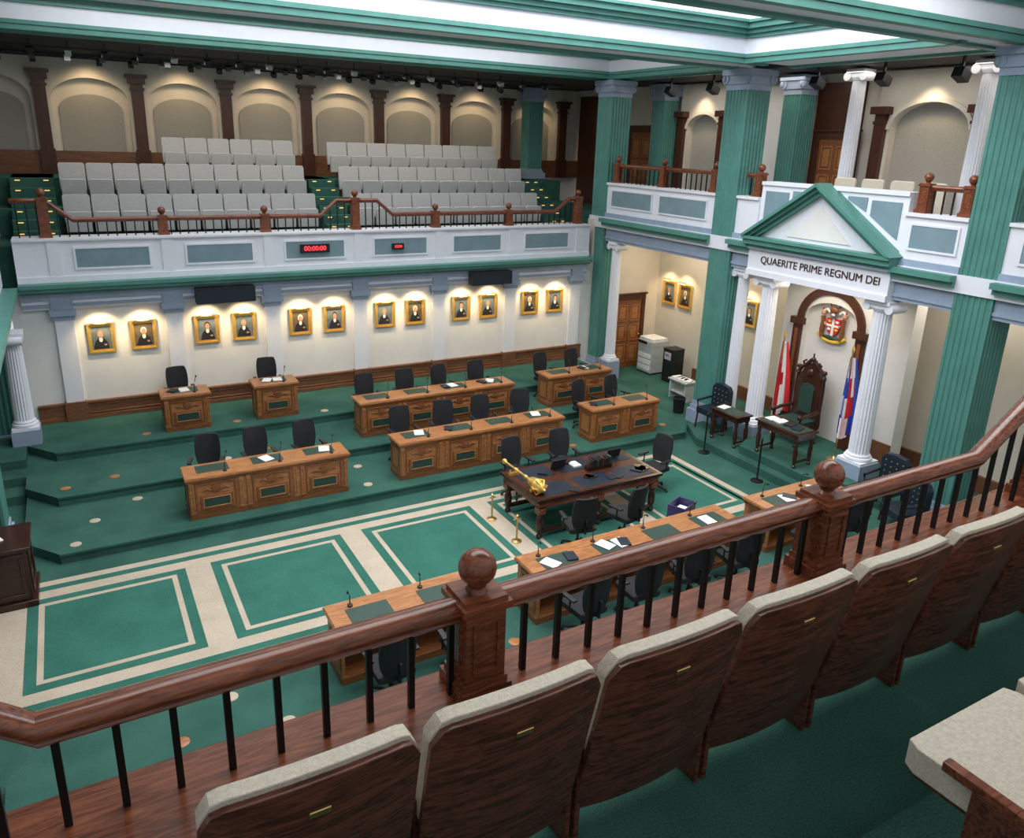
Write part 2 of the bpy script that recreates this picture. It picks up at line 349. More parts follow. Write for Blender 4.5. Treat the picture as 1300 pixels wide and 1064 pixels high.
door('door_3',T(15.377,12.3,4.6,-pi/2),.9,2.2)
b=B(EM(XE,0))
def bal(ya,yb,panels):
    a,c=-yb,-ya
    b.box(a,c,.08,.5,3.95,4.3,BLUEG); b.box(a,c,.05,.08,4.02,4.08,BLUEG)
    for (d,z0,z1) in ((.0,4.3,4.38),(-.1,4.38,4.48),(-.2,4.48,4.58)): b.box(a,c,d,.5,z0,z1,TEAL)
    b.box(a,c,.05,.4,4.58,5.47,WHITE); b.box(a,c,.0,.05,4.58,4.72,BLUEG); b.box(a,c,.0,.45,5.47,5.53,WHITE)
    for (p0,p1) in panels: b.frame(-p1,-p0,4.88,5.36,.04,.02,.05,WHITE); b.box(-p1+.04,-p0-.04,.03,.05,4.92,5.32,PANEL)
bal(13.5,17.7,[(13.75,15.5),(15.75,17.5)])
bal(7.58,8.75,[(7.7,8.62)]); bal(12.2,12.84,[]); bal(3.2,6.92,[(3.5,5.0),(5.2,6.7)])
b.done('trim_4')
rail('wooden_railing',[(-17.65,5.98),(-13.55,5.98)],.22,5.53,[-17.5,-15.6,-13.75],EM(XE,0))
rail('wooden_railing',[(-8.65,5.98),(-7.62,5.98)],.22,5.53,[-8.55,-7.75],EM(XE,0))
rail('wooden_railing',[(-6.8,5.98),(-3.2,5.98)],.22,5.53,[-6.65,-4.9,-3.3],EM(XE,0))
rail('wooden_railing',[(-12.75,5.98),(-12.28,5.98)],.22,5.53,[-12.4],EM(XE,0))
# portico with pediment
b=B(EM(XE,0)); a,c=-12.2,-8.75
b.box(a,c,-.12,1.15,3.9,4.02,WHITE); b.box(a,c,-.08,1.15,4.02,4.48,WHITE)
b.box(a-.03,c+.03,-.16,-.08,4.46,4.50,BLUEG)
for (d,z0,z1) in ((-.16,4.50,4.57),(-.26,4.57,4.68),(-.32,4.68,4.74)): b.box(a-.06,c+.06,d,.6,z0,z1,TEAL)
cx=(a+c)/2; zt=5.93; zq=4.74
def rake(o0,o1,y0,y1,m):
    for sg in (-1,1):
        e=(a-.1) if sg<0 else (c+.1); k=abs(e-cx)/(zt-zq)
        b.prism([(e-sg*o0*k,zq),(cx,zt-o0),(cx,zt-o1),(e-sg*o1*k,zq)],y0,y1,m,'y')
rake(0,.07,-.34,.1,TEAL); rake(.07,.15,-.26,.1,TEALD); rake(.15,.23,-.18,.1,TEAL)
b.prism([(a+.1,zq),(cx,zt-.2),(c-.1,zq)],-.05,.1,WHITE,'y')
b.prism([(a+.95,zq+.08),(cx,5.48),(c-.95,zq+.08)],-.07,-.05,CREAM,'y')
b.box(a,c,.1,.45,4.72,5.80,WHITE); b.box(a,c,.06,.5,5.80,5.87,WHITE)
for s_ in (-1,1):
    X0=cx+s_*.98; X1=cx+s_*1.6
    b.prism([(X0,5.40),(X0,5.68),(X1,5.68),(X1,5.02)],.08,.1,PANEL,'y')
    b.prism([(cx+s_*.45,5.66),(cx+s_*.45,5.72),(cx+s_*.88,5.72),(cx+s_*.88,5.46)],.08,.1,PANEL,'y')
b.done('portico_pediment')
tx=bpy.data.curves.new('frieze_text','FONT'); tx.body='QUAERITE PRIME REGNUM DEI'; tx.size=.212; tx.extrude=.006; tx.align_x='CENTER'; tx.align_y='CENTER'; tx.materials.append(DARKW)
to=bpy.data.objects.new('frieze_inscription',tx); S.collection.objects.link(to); to.rotation_euler=(pi/2,0,-pi/2); to.location=(XE-.09,10.38,4.25)
NC=-10.78
b=B(EM(14.15,0))
b.box(-12.05,-8.9,.15,.35,0,4.3,CREAM)
archbay(b,-12.05,-8.9,.3,3.89,NC,.72,2.95,.0,.15,CREAM)
archmould(b,NC,.70,2.95,.17,-.06,.0,MAHV,el=.9)
for sx in (-1,1):
    X=NC+sx*.82
    b.box(X-.11,X+.11,-.07,0,.75,2.8,MAHV); b.box(X-.15,X+.15,-.1,0,.3,.75,MAHV); b.box(X-.17,X+.17,-.12,0,2.8,2.95,MAHV); b.box(X-.04,X+.04,-.085,-.07,.9,2.7,OAKD)
b.box(-9.7,-8.9,-.03,0,.35,.8,WAIN)
b.done('wall_throne_niche')
# coat of arms
b=B(EM(14.28,-NC)@T(0,0,2.88))
sh=[(-.17,.18),(.17,.18),(.17,-.02),(.12,-.13),(0,-.22),(-.12,-.13),(-.17,-.02)]
b.prism(sh,-.05,-.01,RED,'y'); b.box(-.17,.17,-.06,-.05,-.0,.05,FWH); b.box(-.03,.03,-.061,-.05,-.2,.18,FWH)
for sx,sz,m in ((-1,1,FYE),(1,1,FWH),(-1,-1,FWH),(1,-1,FYE)): b.sphere((sx*.095,-.055,.115 if sz>0 else -.06),.04,m,8,(1.2,.4,.8))
for sx in (-1,1):
    b.tube([(sx*.24,-.06,-.26),(sx*.27,-.06,-.1),(sx*.25,-.06,.08),(sx*.27,-.06,.2)],.05,OAKD,8); b.sphere((sx*.27,-.06,.27),.055,SKIN,10); b.tube([(sx*.25,-.06,.1),(sx*.17,-.07,.02)],.025,SKIN,6)
    b.tube([(sx*.28,-.05,.27),(sx*.30,-.05,.38)],.02,RED,6)
    b.tube([(sx*.12,-.04,.3),(sx*.2,-.04,.36),(sx*.3,-.04,.3)],.03,FWH,6)
b.sphere((0,-.08,.25),.07,STEEL,12); b.sphere((0,-.07,.37),.08,OAKD,10,(1.5,.7,.9)); b.tube([(-.09,-.05,.42),(-.15,-.05,.53)],.018,OAKD,6); b.tube([(.09,-.05,.42),(.15,-.05,.53)],.018,OAKD,6)
b.tube([(-.36,-.05,-.2),(-.2,-.06,-.3),(0,-.06,-.33),(.2,-.06,-.3),(.36,-.05,-.2)],.03,FYE,8,rz=.04); b.sphere((0,-.05,-.25),.12,LEATH,10,(2.2,.3,.5))
b.done('coat_of_arms')
def throne(M):
    b=B(M); D=DARKW
    for sx in (-1,1):
        for y in (-.28,.28): b.lathe([(.05,0),(.06,.04),(.03,.08),(.045,.2),(.05,.3),(.04,.36)],(sx*.32,y,0),D,10)
        b.tube([(sx*.36,-.3,.45),(sx*.37,-.3,.68),(sx*.37,-.1,.72),(sx*.35,.24,.74)],.04,D,8); b.sphere((sx*.37,-.33,.7),.06,D,10)
        b.lathe([(.05,.36),(.055,.5),(.04,.7),(.05,1.2),(.04,1.45),(.055,1.5),(.03,1.56)],(sx*.34,.3,0),D,12); b.sphere((sx*.34,.3,1.62),.055,D,10)
        b.tube([(sx*.34,.3,1.5),(sx*.27,.3,1.62),(sx*.16,.3,1.70),(sx*.05,.3,1.82)],.045,D,8)
        b.tube([(sx*.2,.29,1.66),(sx*.24,.29,1.75),(sx*.17,.29,1.8)],.025,D,6)
    b.box(-.37,.37,-.33,.33,.33,.43,D); b.box(-.31,.31,-.33,.26,.43,.53,LEATH)
    b.box(-.31,.31,.26,.34,.43,1.42,D); b.prism([(-.18,.65),(.18,.65),(.18,1.2),(.12,1.28),(0,1.32),(-.12,1.28),(-.18,1.2)],.22,.26,LEATH,'y')
    b.prism([(-.3,1.42),(.3,1.42),(.2,1.6),(.08,1.72),(0,1.78),(-.08,1.72),(-.2,1.6)],.27,.33,D,'y')
    b.sphere((0,.26,1.55),.09,D,12,(1,.5,1)); b.sphere((0,.3,1.84),.06,D,10); b.tube([(0,.3,1.86),(0,.3,1.98)],.02,D,6)
    for i in range(7): b.sphere((-.27+.09*i,-.33,.38),.03,D,8)
    b.done('speaker_throne')
throne(T(13.5,10.8,.34,-pi/2,1.0))
def flag(M,kind):
    b=B(M); b.lathe([(.16,0),(.16,.03),(.05,.06),(.02,.1)],(0,0,0),BRASS,16); b.tube([(0,0,.05),(.03,0,2.35)],.016,BRASS,8); b.lathe([(.001,2.33),(.03,2.36),(.035,2.42),(.001,2.52)],(.03,0,0),GOLD,8)
    n=14; rows=12
    ca=[RED,RED,RED,RED,FWH,FWH,FWH,FWH,FWH,FWH,RED,RED,RED,RED]; nl=[FBL,FBL,FWH,FBL,FBL,FWH,FWH,RED,RED,FWH,FWH,RED,FBL,FBL]
    for k in range(n):
        for j in range(rows):
            t=(j+.5)/rows; m=(ca if kind=='ca' else nl)[k]
            if kind=='ca' and 5<=k<=8 and .4<t<.62: m=RED
            if kind=='nl': m=nl[(k+int(t*4))%n]
            vs=[]
            for jj in (j,j+1):
                tt=jj/rows; w=.10+.16*math.sin(tt*pi*.55)
                for q in (k,k+1):
                    u=q/n; z=2.25-1.65*tt-.1*math.sin(q*.4)*tt
                    vs.append((.03+w*(u*1.5-.35)+.02*tt,.05*math.sin(q*1.9)*(.35+tt),z))
            b.add(vs,[(0,1,3,2)],m)
    b.done('canada_flag' if kind=='ca' else 'newfoundland_flag')
flag(T(13.72,11.62,.17,-pi/2),'ca'); flag(T(13.4,9.62,.34,-pi/2),'nl')
# ------------------------------------------------------------------ portraits
def portrait(M,k,w=.52,h=.64):
    b=B(M); f=.075
    b.prism([(-w/2,-h/2),(w/2,-h/2),(w/2,h/2),(-w/2,h/2)],-.02,0,GOLD,'y')
    b.frame(-w/2,w/2,-h/2,h/2,f*.5,-.055,-.02,GOLD); b.frame(-w/2+f*.5,w/2-f*.5,-h/2+f*.5,h/2-f*.5,f*.5,-.035,-.02,GOLD)
    W=w/2-f; H=h/2-f
    b.box(-W,W,-.024,-.02,-H,H,CANVB if k%3!=1 else CANV)
    el=lambda cx,cz,rx,rz,y,m,a0=0,a1=2*pi: b.prism([(max(-W,min(W,cx+rx*math.cos(a0+(a1-a0)*i/20))),max(-H,cz+rz*math.sin(a0+(a1-a0)*i/20))) for i in range(20)],y,y+.002,m,'y')
    ox=(k%3-1)*.015
    el(ox,-H-.02,.15,.27,-.026,ROBE); el(ox,-.035,.035,.055,-.0275,PAPER); el(ox,.09,.060,.08,-.029,[HAIR,PAPER,DARKW][k%3]); el(ox,.07,.048,.068,-.031,SKIN)
    for sx in (-1,1): el(ox+sx*.018,.085,.008,.004,-.0325,ROBE)
    el(ox,.035,.016,.004,-.0325,RED); el(ox+.08,-.15,.03,.02,-.0325,SKIN)
    b.tube([(0,-.02,h/2),(0,-.09,h/2+.07),(0,-.16,h/2+.05)],.008,BRASS,6); b.tube([(-.13,-.16,h/2+.05),(.13,-.16,h/2+.05)],.022,BRASS,8)
    b.box(-.11,.11,-.17,-.15,h/2+.018,h/2+.03,WARM)
    b.done('framed_portrait')
def area(name,loc,rot,sx,sy,power,col):
    l=bpy.data.lights.new(name,'AREA'); l.shape='RECTANGLE'; l.size=sx; l.size_y=sy; l.energy=power; l.color=col
    o=bpy.data.objects.new(name,l); S.collection.objects.link(o); o.location=loc; o.rotation_euler=rot; return o
def spot(name,loc,target,power,col,ang=100,r=.05):
    l=bpy.data.lights.new(name,'SPOT'); l.energy=power; l.color=col; l.spot_size=math.radians(ang); l.spot_blend=.8; l.shadow_soft_size=r
    o=bpy.data.objects.new(name,l); S.collection.objects.link(o); o.location=loc; o.rotation_euler=(Vector(target)-Vector(loc)).to_track_quat('-Z','Y').to_euler(); return o
WC=(1,.74,.38)
k=0
for c in BAY:
    for d in (-.41,.41):
        portrait(T(c+d,18.117,2.26),k); k+=1
        spot('picture_light',(c+d,17.74,2.80),(c+d,18.12,2.25),40,WC,120,.04)
for y in (17.55,16.85,14.35):
    portrait(T(15.497,y,2.35,-pi/2),k,.55,.7); k+=1
    spot('picture_light',(15.1,y,3.0),(15.5,y,2.3),26,WC,120,.04)
# ------------------------------------------------------------------ desks
def desk(n,name,M,seed=0):
    rnd=random.Random(seed); u=.935; W=n*u; b=B(M)
    h=.78
    b.box(.02,W-.02,.02,.56,0,.10,OAKD); b.box(.03,W-.03,.03,.08,.1,h-.05,OAK)
    b.box(.03,.07,.08,.56,.1,h-.05,OAK); b.box(W-.07,W-.03,.08,.56,.1,h-.05,OAK)
    for i in range(1,n): b.box(i*u-.02,i*u+.02,.08,.56,.1,h-.05,OAK)
    b.box(-.02,W+.02,-.02,.60,h-.05,h-.015,OAK); b.box(-.01,W+.01,-.01,.59,h-.015,h,OAK)
    b.box(-.0,W,.0,.03,h-.10,h-.05,OAKD)
    for e,sg in ((.03,-1),(W-.03,1)):
        b.box(e-.012 if sg<0 else e,e if sg<0 else e+.012,.10,.52,.16,.22,OAKD); b.box(e-.012 if sg<0 else e,e if sg<0 else e+.012,.10,.52,.6,.66,OAKD)
        b.box(e-.012 if sg<0 else e,e if sg<0 else e+.012,.10,.16,.22,.6,OAKD); b.box(e-.012 if sg<0 else e,e if sg<0 else e+.012,.46,.52,.22,.6,OAKD)
    for i in range(n):
        x=i*u
        for xx in (x+.03,x+u-.10): b.box(xx,xx+.07,.005,.03,.1,h-.10,OAK); b.frame(xx+.012,xx+.058,.16,h-.16,.01,-.002,.005,OAKD)
        b.frame(x+.13,x+u-.13,.13,h-.13,.035,.008,.03,OAKD)
        b.box(x+.20,x+u-.20,.0,.03,.17,.42,OAKD); b.frame(x+.24,x+u-.24,.2,.39,.02,-.012,.0,OAK); b.box(x+.26,x+u-.26,-.006,.0,.22,.37,LEATH)
        cx=x+u/2
        b.lathe([(.001,0),(.085,0),(.08,.018),(.05,.022),(.001,.03)],(cx,.03,.53),OAKD,16,Matrix.Rotation(pi/2,4,'X'))
        for sx in (-1,1): b.tube([(cx+sx*.08,.02,.5),(cx+sx*.15,.015,.54),(cx+sx*.21,.02,.51)],.018,OAKD,6)
        b.box(x+.2,x+u-.2,.18,.5,h,h+.006,LEATH)
        if rnd.random()<.6: b.rbox(x+.3+rnd.random()*.3,.3+rnd.random()*.1,h+.012,.19,.26,.012,PAPER,Matrix.Rotation(rnd.uniform(-.6,.6),4,'Z'))
        if rnd.random()<.2: b.rbox(x+.55,.3,h+.016,.19,.26,.008,PAPER,Matrix.Rotation(rnd.uniform(-.6,.6),4,'Z'))
        if rnd.random()<.4: b.rbox(x+.25,.35,h+.02,.16,.22,.02,NAVY,Matrix.Rotation(rnd.uniform(-.6,.6),4,'Z'))
        mx=x+u*.5+.18
        b.lathe([(.035,h),(.035,h+.02),(.015,h+.03)],(mx,.12,0),BLACK,10)
        b.tube([(mx,.12,h+.02),(mx,.12,h+.14),(mx+.03,.16,h+.24),(mx+.06,.24,h+.29)],.008,BLACK,6); b.tube([(mx+.06,.24,h+.29),(mx+.075,.29,h+.30)],.015,BLACK,8)
    b.done(name,.004)
for i,(n,x,y,z) in enumerate([(3,1.2,12.87,.17),(4,5.0,12.87,.17),(2,9.53,12.92,.17),(1,1.25,16.48,.51),(1,3.1,16.48,.51),(4,4.94,14.93,.34),(2,9.66,14.95,.34)]):
    desk(n,'legislature_desk',T(x,y,z),i)
for i,(n,x,y,z) in enumerate([(2,4.06,8.25,.17),(4,8.66,8.25,.17),(2,11.2,8.25,.17)]):
    desk(n,'legislature_desk',T(x,y,z,pi),i+20)
# ------------------------------------------------------------------ office chairs
def chairmesh():
    b=B()
    for k in range(5):
        a=k*2*pi/5+.3; c,s=math.cos(a),math.sin(a)
        b.tube([(0,0,.10),(.16*c,.16*s,.09),(.30*c,.30*s,.06)],.022,BLACK,6); b.sphere((.30*c,.30*s,.03),.03,BLACK,8)
    b.lathe([(.035,.08),(.035,.2),(.022,.2),(.022,.42)],(0,0,0),BLACK,10)
    b.prism([(-.24,-.2),(-.2,-.25),(.2,-.25),(.24,-.2),(.23,.2),(.18,.23),(-.18,.23),(-.23,.2)],.42,.50,BLKF)
    vs=[];n=9
    for z,y,w in ((.52,.22,.17),(.62,.235,.205),(.75,.24,.22),(.9,.26,.22),(1.02,.285,.205),(1.08,.30,.18)):
        for i in range(n):
            u=-1+2*i/(n-1); vs.append((w*u,y-.05*u*u,z))
    m=len(vs); fs=[]
    for j in range(5):
        for i in range(n-1): q=j*n+i; fs.append((q,q+1,q+n+1,q+n))
    vs2=[(x,y+.05,z) for x,y,z in vs]
    fs2=[tuple(m+i for i in reversed(f)) for f in fs]
    ed=[i for i in range(n)]+[j*n+n-1 for j in range(1,6)]+[5*n+i for i in range(n-2,-1,-1)]+[j*n for j in range(4,0,-1)]
    side=[(ed[i],ed[(i+1)%len(ed)],m+ed[(i+1)%len(ed)],m+ed[i]) for i in range(len(ed))]
    b.add(vs+vs2,fs+fs2+side,BLKF)
    b.tube([(0,.1,.42),(0,.29,.45),(0,.31,.7)],.025,BLACK,6)
    for sx in (-1,1):
        b.tube([(sx*.2,.02,.44),(sx*.28,.02,.48),(sx*.28,.03,.66)],.018,BLACK,6); b.box(sx*.28-.035,sx*.28+.035,-.14,.13,.66,.69,BLACK)
    return b.done('office_chair',.006)
ch0=chairmesh(); CM=ch0.data; chairs=[]
def chair(x,y,z,rz): chairs.append(T(x,y,z,rz))
R_=lambda a: random.uniform(-a,a)
for i in range(3): chair(1.67+.93*i,13.84,.17,R_(.35))
for i in range(4): chair(5.47+.93*i,13.84,.17,R_(.35))
for i in range(2): chair(10.0+.93*i,13.88,.17,R_(.35))
chair(1.7,17.35,.51,.1); chair(3.57,17.35,.51,-.1)
for i in range(4): chair(5.4+.94*i,15.8,.34,R_(.3))
for i in range(2): chair(10.1+.94*i,15.8,.34,R_(.3))
for x in (2.66,3.6): chair(x,7.22,.17,pi+R_(.4))
for x in (5.4,6.3,7.25,8.2): chair(x,7.22,.17,pi+R_(.4))
for x in (9.8,10.7): chair(x,7.22,.17,pi+R_(.4))
chair(6.95,11.72,.0,.1); chair(8.0,11.72,0,-.1); chair(9.5,10.75,0,-pi/2+.2); chair(6.8,9.42,0,pi-.2); chair(7.75,9.38,0,pi+.25)
ch0.matrix_world=chairs[0]
for M in chairs[1:]: place(CM,'office_chair',M,.006)
# ------------------------------------------------------------------ clerk table
b=B(); x0,x1,y0,y1=6.3,8.98,9.9,11.25
b.box(x0,x1,y0,y1,.73,.78,DARKW); b.box(x0+.05,x1-.05,y0+.05,y1-.05,.60,.73,MAH); b.box(x0+.03,x1-.03,y0+.03,y1-.03,.70,.73,DARKW)
for xa in (x0+.12,x1-.12,(x0+x1)/2):
    for ya in (y0+.12,y1-.12):
        b.box(xa-.07,xa+.07,ya-.07,ya+.07,.48,.62,MAH); b.lathe([(.04,0),(.06,.05),(.035,.09),(.065,.2),(.07,.32),(.045,.4),(.06,.44),(.05,.48)],(xa,ya,0),DARKW,14)
for ya in (y0+.12,y1-.12): b.box(x0+.12,x1-.12,ya-.03,ya+.03,.1,.16,DARKW)
b.box(x0+.06,x1-.06,y0+.06,y1-.06,.78,.782,MAHV)
for i in range(3): 
    xa=x0+.15+i*.85; b.box(xa,xa+.7,y0+.1,y0+.55,.782,.787,NAVY); b.box(xa,xa+.7,y1-.55,y1-.1,.782,.787,NAVY)
b.done('clerks_table',.003)
b=B()
for y in (10.25,11.0): b.box(6.35,6.55,y-.03,y+.03,.788,.84,GOLD); b.tube([(6.36,y,.84),(6.38,y,.9)],.015,GOLD,6); b.tube([(6.54,y,.84),(6.52,y,.9)],.015,GOLD,6)
R=Matrix.Rotation(pi/2,4,'X')
b.lathe([(.001,-1.2),(.03,-1.18),(.05,-1.13),(.03,-1.08),(.018,-1.05),(.02,-.75),(.035,-.72),(.02,-.69),(.02,-.4),(.04,-.37),(.025,-.33),(.03,-.25),(.075,-.18),(.10,-.1),(.11,0),(.13,.03),(.11,.05),(.09,.1),(.10,.15),(.06,.2),(.02,.22),(.03,.25),(.001,.28)],(6.45,10.22,.92),GOLD,20,R)
for k in range(6):
    a=k*pi/3; b.tube([(6.45+.12*math.cos(a),10.18,.92+.12*math.sin(a)),(6.45+.14*math.cos(a),10.1,.92+.14*math.sin(a)),(6.45+.05*math.cos(a),10.03,.92+.05*math.sin(a))],.014,GOLD,6)
b.done('ceremonial_mace')
for (x,y) in ((6.02,11.0),(6.02,10.1)):
    b=B(T(x,y,0)); b.lathe([(.09,0),(.09,.015),(.03,.03),(.015,.06),(.015,.4),(.03,.43),(.012,.46),(.03,.49),(.001,.52)],(0,0,0),BRASS,14); b.tube([(-.07,0,.42),(0,0,.45),(.07,0,.42)],.012,BRASS,6); b.done('brass_stand')
b=B()
for i in range(11):
    x=random.uniform(6.9,8.8); y=random.choice((random.uniform(10.0,10.35),random.uniform(10.8,11.1))); h=random.choice((.01,.015,.03))
    b.rbox(x,y,.790+h/2,random.uniform(.15,.24),random.uniform(.15,.28),h,random.choice((PAPER,NAVY,DARKW,BLACK)),Matrix.Rotation(random.uniform(-.7,.7),4,'Z'))
b.box(7.75,8.3,10.55,10.67,.79,.86,DARKW)
for i in range(9): b.box(7.77+i*.055,7.815+i*.055,10.52,10.66,.86,.98+.015*(i%3),[MAHV,NAVY,DARKW,LEATH,BLACK][i%5])
for x in (7.3,8.55): b.rbox(x,10.85,.90,.3,.02,.2,BLACK,Matrix.Rotation(.3,4,'X')); b.box(x-.08,x+.08,10.82,10.94,.79,.80,BLACK)
b.done('books_and_papers')
b=B(T(9.0,9.35,0,.4)); b.prism([(-.2,-.15),(.2,-.15),(.2,.15),(-.2,.15)],0,.03,BIN)
for (xa,xb,ya,yb) in ((-.22,.22,-.17,-.15),(-.22,.22,.15,.17),(-.22,-.2,-.15,.15),(.2,.22,-.15,.15)): b.box(xa,xb,ya,yb,0,.42,BIN)
b.box(-.23,.23,-.18,-.17,.38,.43,BIN); b.box(-.15,.15,-.1,.1,.03,.3,PAPER); b.done('recycling_bin')
b=B()
for i in range(9):
    x=8.25+.11*(i%5); y=9.1+.13*(i//5)
    b.lathe([(.03,0),(.035,.02),(.035,.16),(.014,.2),(.014,.23),(.001,.235)],(x,y,.0),[PAPER,GREYP,FWH,FBL][i%4],10)
b.done('water_bottles')
def sidetable(M,name,w=1.0,d=.55,items=0):
    b=B(M); b.box(-w/2,w/2,-d/2,d/2,.70,.74,DARKW); b.box(-w/2+.04,w/2-.04,-d/2+.04,d/2-.04,.58,.7,DARKW); b.box(-w/2+.08,w/2-.08,-d/2+.06,d/2-.06,.74,.745,LEATH)
    for sx in (-1,1):
        for sy in (-1,1): b.lathe([(.035,0),(.045,.04),(.025,.07),(.045,.2),(.05,.35),(.03,.45),(.04,.5),(.04,.6)],(sx*(w/2-.08),sy*(d/2-.08),0),DARKW,10)
        b.box(sx*(w/2-.08)-.02,sx*(w/2-.08)+.02,-d/2+.08,d/2-.08,.1,.14,DARKW)
    for i in range(items): b.rbox(-w/2+.2+i*.22,.02*(i%3),.76,.2,.26,.015+.015*(i%3),random.choice((PAPER,PAPER,NAVY,BLACK)),Matrix.Rotation(random.uniform(-.5,.5),4,'Z'))
    b.done(name,.004)
sidetable(T(12.5,10.2,.34,-pi/2),'speaker_table',1.15,.6,4)
sidetable(T(12.45,11.7,.17,-pi/2),'side_table',.85,.48,1)
def tchair(M):
    b=B(M)
    for sx in (-1,1):
        for sy in (-1,1): b.tube([(sx*.24,sy*.22,.44),(sx*.26,sy*.25,.0)],.022,DARKW,6)
        b.tube([(sx*.27,-.2,.44),(sx*.29,-.22,.66),(sx*.28,.2,.70)],.03,NAVY,8)
    b.box(-.27,.27,-.26,.24,.38,.52,NAVY)
    b.prism([(-.27,.5),(.27,.5),(.28,.95),(.2,1.05),(0,1.08),(-.2,1.05),(-.28,.95)],.2,.32,NAVY,'y')
    for i in range(4):
        for j in range(4): b.sphere((-.18+.12*i,.2,.6+.11*j),.014,BRASS,6)
    b.done('tufted_armchair',.02)
tchair(T(12.68,12.5,.17,-pi/2)); tchair(T(12.9,8.1,0,-pi/2)); tchair(T(12.3,7.3,0,-pi/2-.4)); tchair(T(12.8,5.2,0,-pi/2))
for (x,y) in ((11.8,11.75),(11.72,10.1)):
    b=B(T(x,y,0)); b.lathe([(.13,0),(.13,.015),(.03,.03),(.018,.05),(.018,.9),(.03,.92),(.001,.96)],(0,0,0),IRON,14); b.done('stanchion_post')
b=B(T(14.85,17.35,0,-pi/2)); b.box(-.32,.32,-.3,.3,.05,.85,GREYP); b.box(-.33,.33,-.31,.31,.85,1.0,GREYP); b.box(-.3,.1,-.33,-.31,.9,.98,BLACK)
for z in (.12,.3,.48): b.box(-.28,.28,-.315,-.3,z,z+.14,PAPER)
b.box(-.3,.3,-.28,.28,1.0,1.08,PAPER); b.box(-.28,.28,-.25,.25,0,.05,BLACK); b.done('photocopier',.01)
b=B(T(14.8,16.35,0,-pi/2)); b.box(-.2,.2,-.22,.22,0,.95,BLACK); b.frame(-.17,.17,.08,.6,.03,-.24,-.22,BLACK); b.box(-.14,.14,-.23,-.22,.66,.88,GREYP); b.box(-.05,-.02,-.26,-.23,.78,.82,FBL); b.box(.02,.05,-.26,-.23,.78,.82,RED); b.box(-.21,.21,-.23,.23,.95,.98,BLACK); b.done('water_cooler',.006)
b=B(T(13.9,14.9,0,-pi/2)); b.box(-.35,.35,-.22,.22,.52,.56,GREYP)
for sx in (-1,1): b.box(sx*.3-.02,sx*.3+.02,-.18,.18,0,.52,GREYP)
b.box(-.3,.3,-.18,.18,.2,.22,GREYP)
for i in range(4): b.rbox(-.2+.13*i,0,.58,.2,.28,.03,PAPER,Matrix.Rotation(.2*i,4,'Z'))
b.done('paper_trolley',.004)
b=B(T(13.1,14.1,0)); b.lathe([(.13,0),(.16,.38),(.17,.40),(.15,.40),(.12,.03),(.001,.03)],(0,0,0),BLACK,18); b.done('waste_bin')
b=B(); b.box(-2.3,-1.0,11.5,12.35,.88,.93,DARKW); b.box(-2.25,-1.05,11.55,12.3,.08,.88,DARKW); b.box(-2.3,-1.0,11.5,12.35,0,.1,DARKW)
b.frame(-2.2,-1.1,.15,.83,.06,11.53,11.55,DARKW)
E=b.M; b.M=T(-1.05,0,0,pi/2); b.frame(11.62,12.25,.15,.83,.06,-.02,0,DARKW); b.M=E
b.rbox(-1.5,11.9,.94,.3,.22,.02,PAPER,Matrix.Rotation(.4,4,'Z')); b.rbox(-1.9,12.1,.955,.25,.35,.05,NAVY); b.done('sergeant_desk',.006)
for (x,w) in ((2.86,.62),(9.5,.58)):
    b=B(); b.box(x-w,x+w,17.66,17.9,2.92,3.26,BLACK); b.frame(x-w,x+w,2.92,3.26,.03,17.64,17.66,BLACK); b.box(x-.04,x+.04,17.74,17.82,3.2,3.28,BLACK); b.box(x-w+.03,x+w-.03,17.652,17.66,2.95,3.23,NAVY); b.done('hanging_monitor')
for (x,w,tt,s) in ((4.95,.34,'00:00:00',.15),(7.0,.15,'10:04',.09)):
    b=B(); b.box(x-w,x+w,17.93,17.985,3.9,3.9+.1+w*.28,BLACK); b.frame(x-w,x+w,3.9,4.0+w*.28,.012,17.92,17.93,BLACK); o=b.done('led_clock')
    tc=bpy.data.curves.new('digits','FONT'); tc.body=tt; tc.size=s; tc.align_x='CENTER'; tc.align_y='CENTER'; tc.extrude=.002; tc.materials.append(REDL)
    t=bpy.data.objects.new('digits',tc); S.collection.objects.link(t); t.parent=o; t.rotation_euler=(pi/2,0,0); t.location=(x,17.925,3.95+w*.14)
# ------------------------------------------------------------------ gallery seats
def rounded(w,z0,z1,r):
    p=[(-w,z0),(w,z0)]
    for a in range(0,91,30): p.append((w-r+r*math.cos(math.radians(a)),z1-r+r*math.sin(math.radians(a))))
    for a in range(90,181,30): p.append((-w+r+r*math.cos(math.radians(a)),z1-r+r*math.sin(math.radians(a))))
    return p
def seatrow(x0,x1,y,z,n):
    b=B(); w=(x1-x0)/n
    for i in range(n):
        b.M=T(x0+w*(i+.5),y,z)@Matrix.Rotation(-.14,4,'X')
        b.prism(rounded(w/2-.012,.30,.90,.05),-.06,.02,FAB,'y'); b.prism(rounded(w/2-.02,.15,.86,.05),.02,.04,SEATW,'y')
        b.M=T(x0+w*(i+.5),y-.12,z)@Matrix.Rotation(.08,4,'X')
        b.prism(rounded(w/2-.03,.12,.56,.05),-.09,.0,FAB,'y'); b.M=T(x0+w*(i+.5),y,z); b.box(-.03,.03,-.1,.02,-.03,.3,IRON)
    b.M=Matrix.Identity(4)
    b.done('gallery_seat_row',.012)
for (xa,xb,n) in ((-.05,5.5,10),(6.4,12.0,10)):
    seatrow(xa,xb,19.62,4.22,n); seatrow(xa,xb,20.6,4.85,n)
seatrow(2.25,5.5,21.6,5.45,6); seatrow(6.4,11.6,21.6,5.45,9)
b=B()
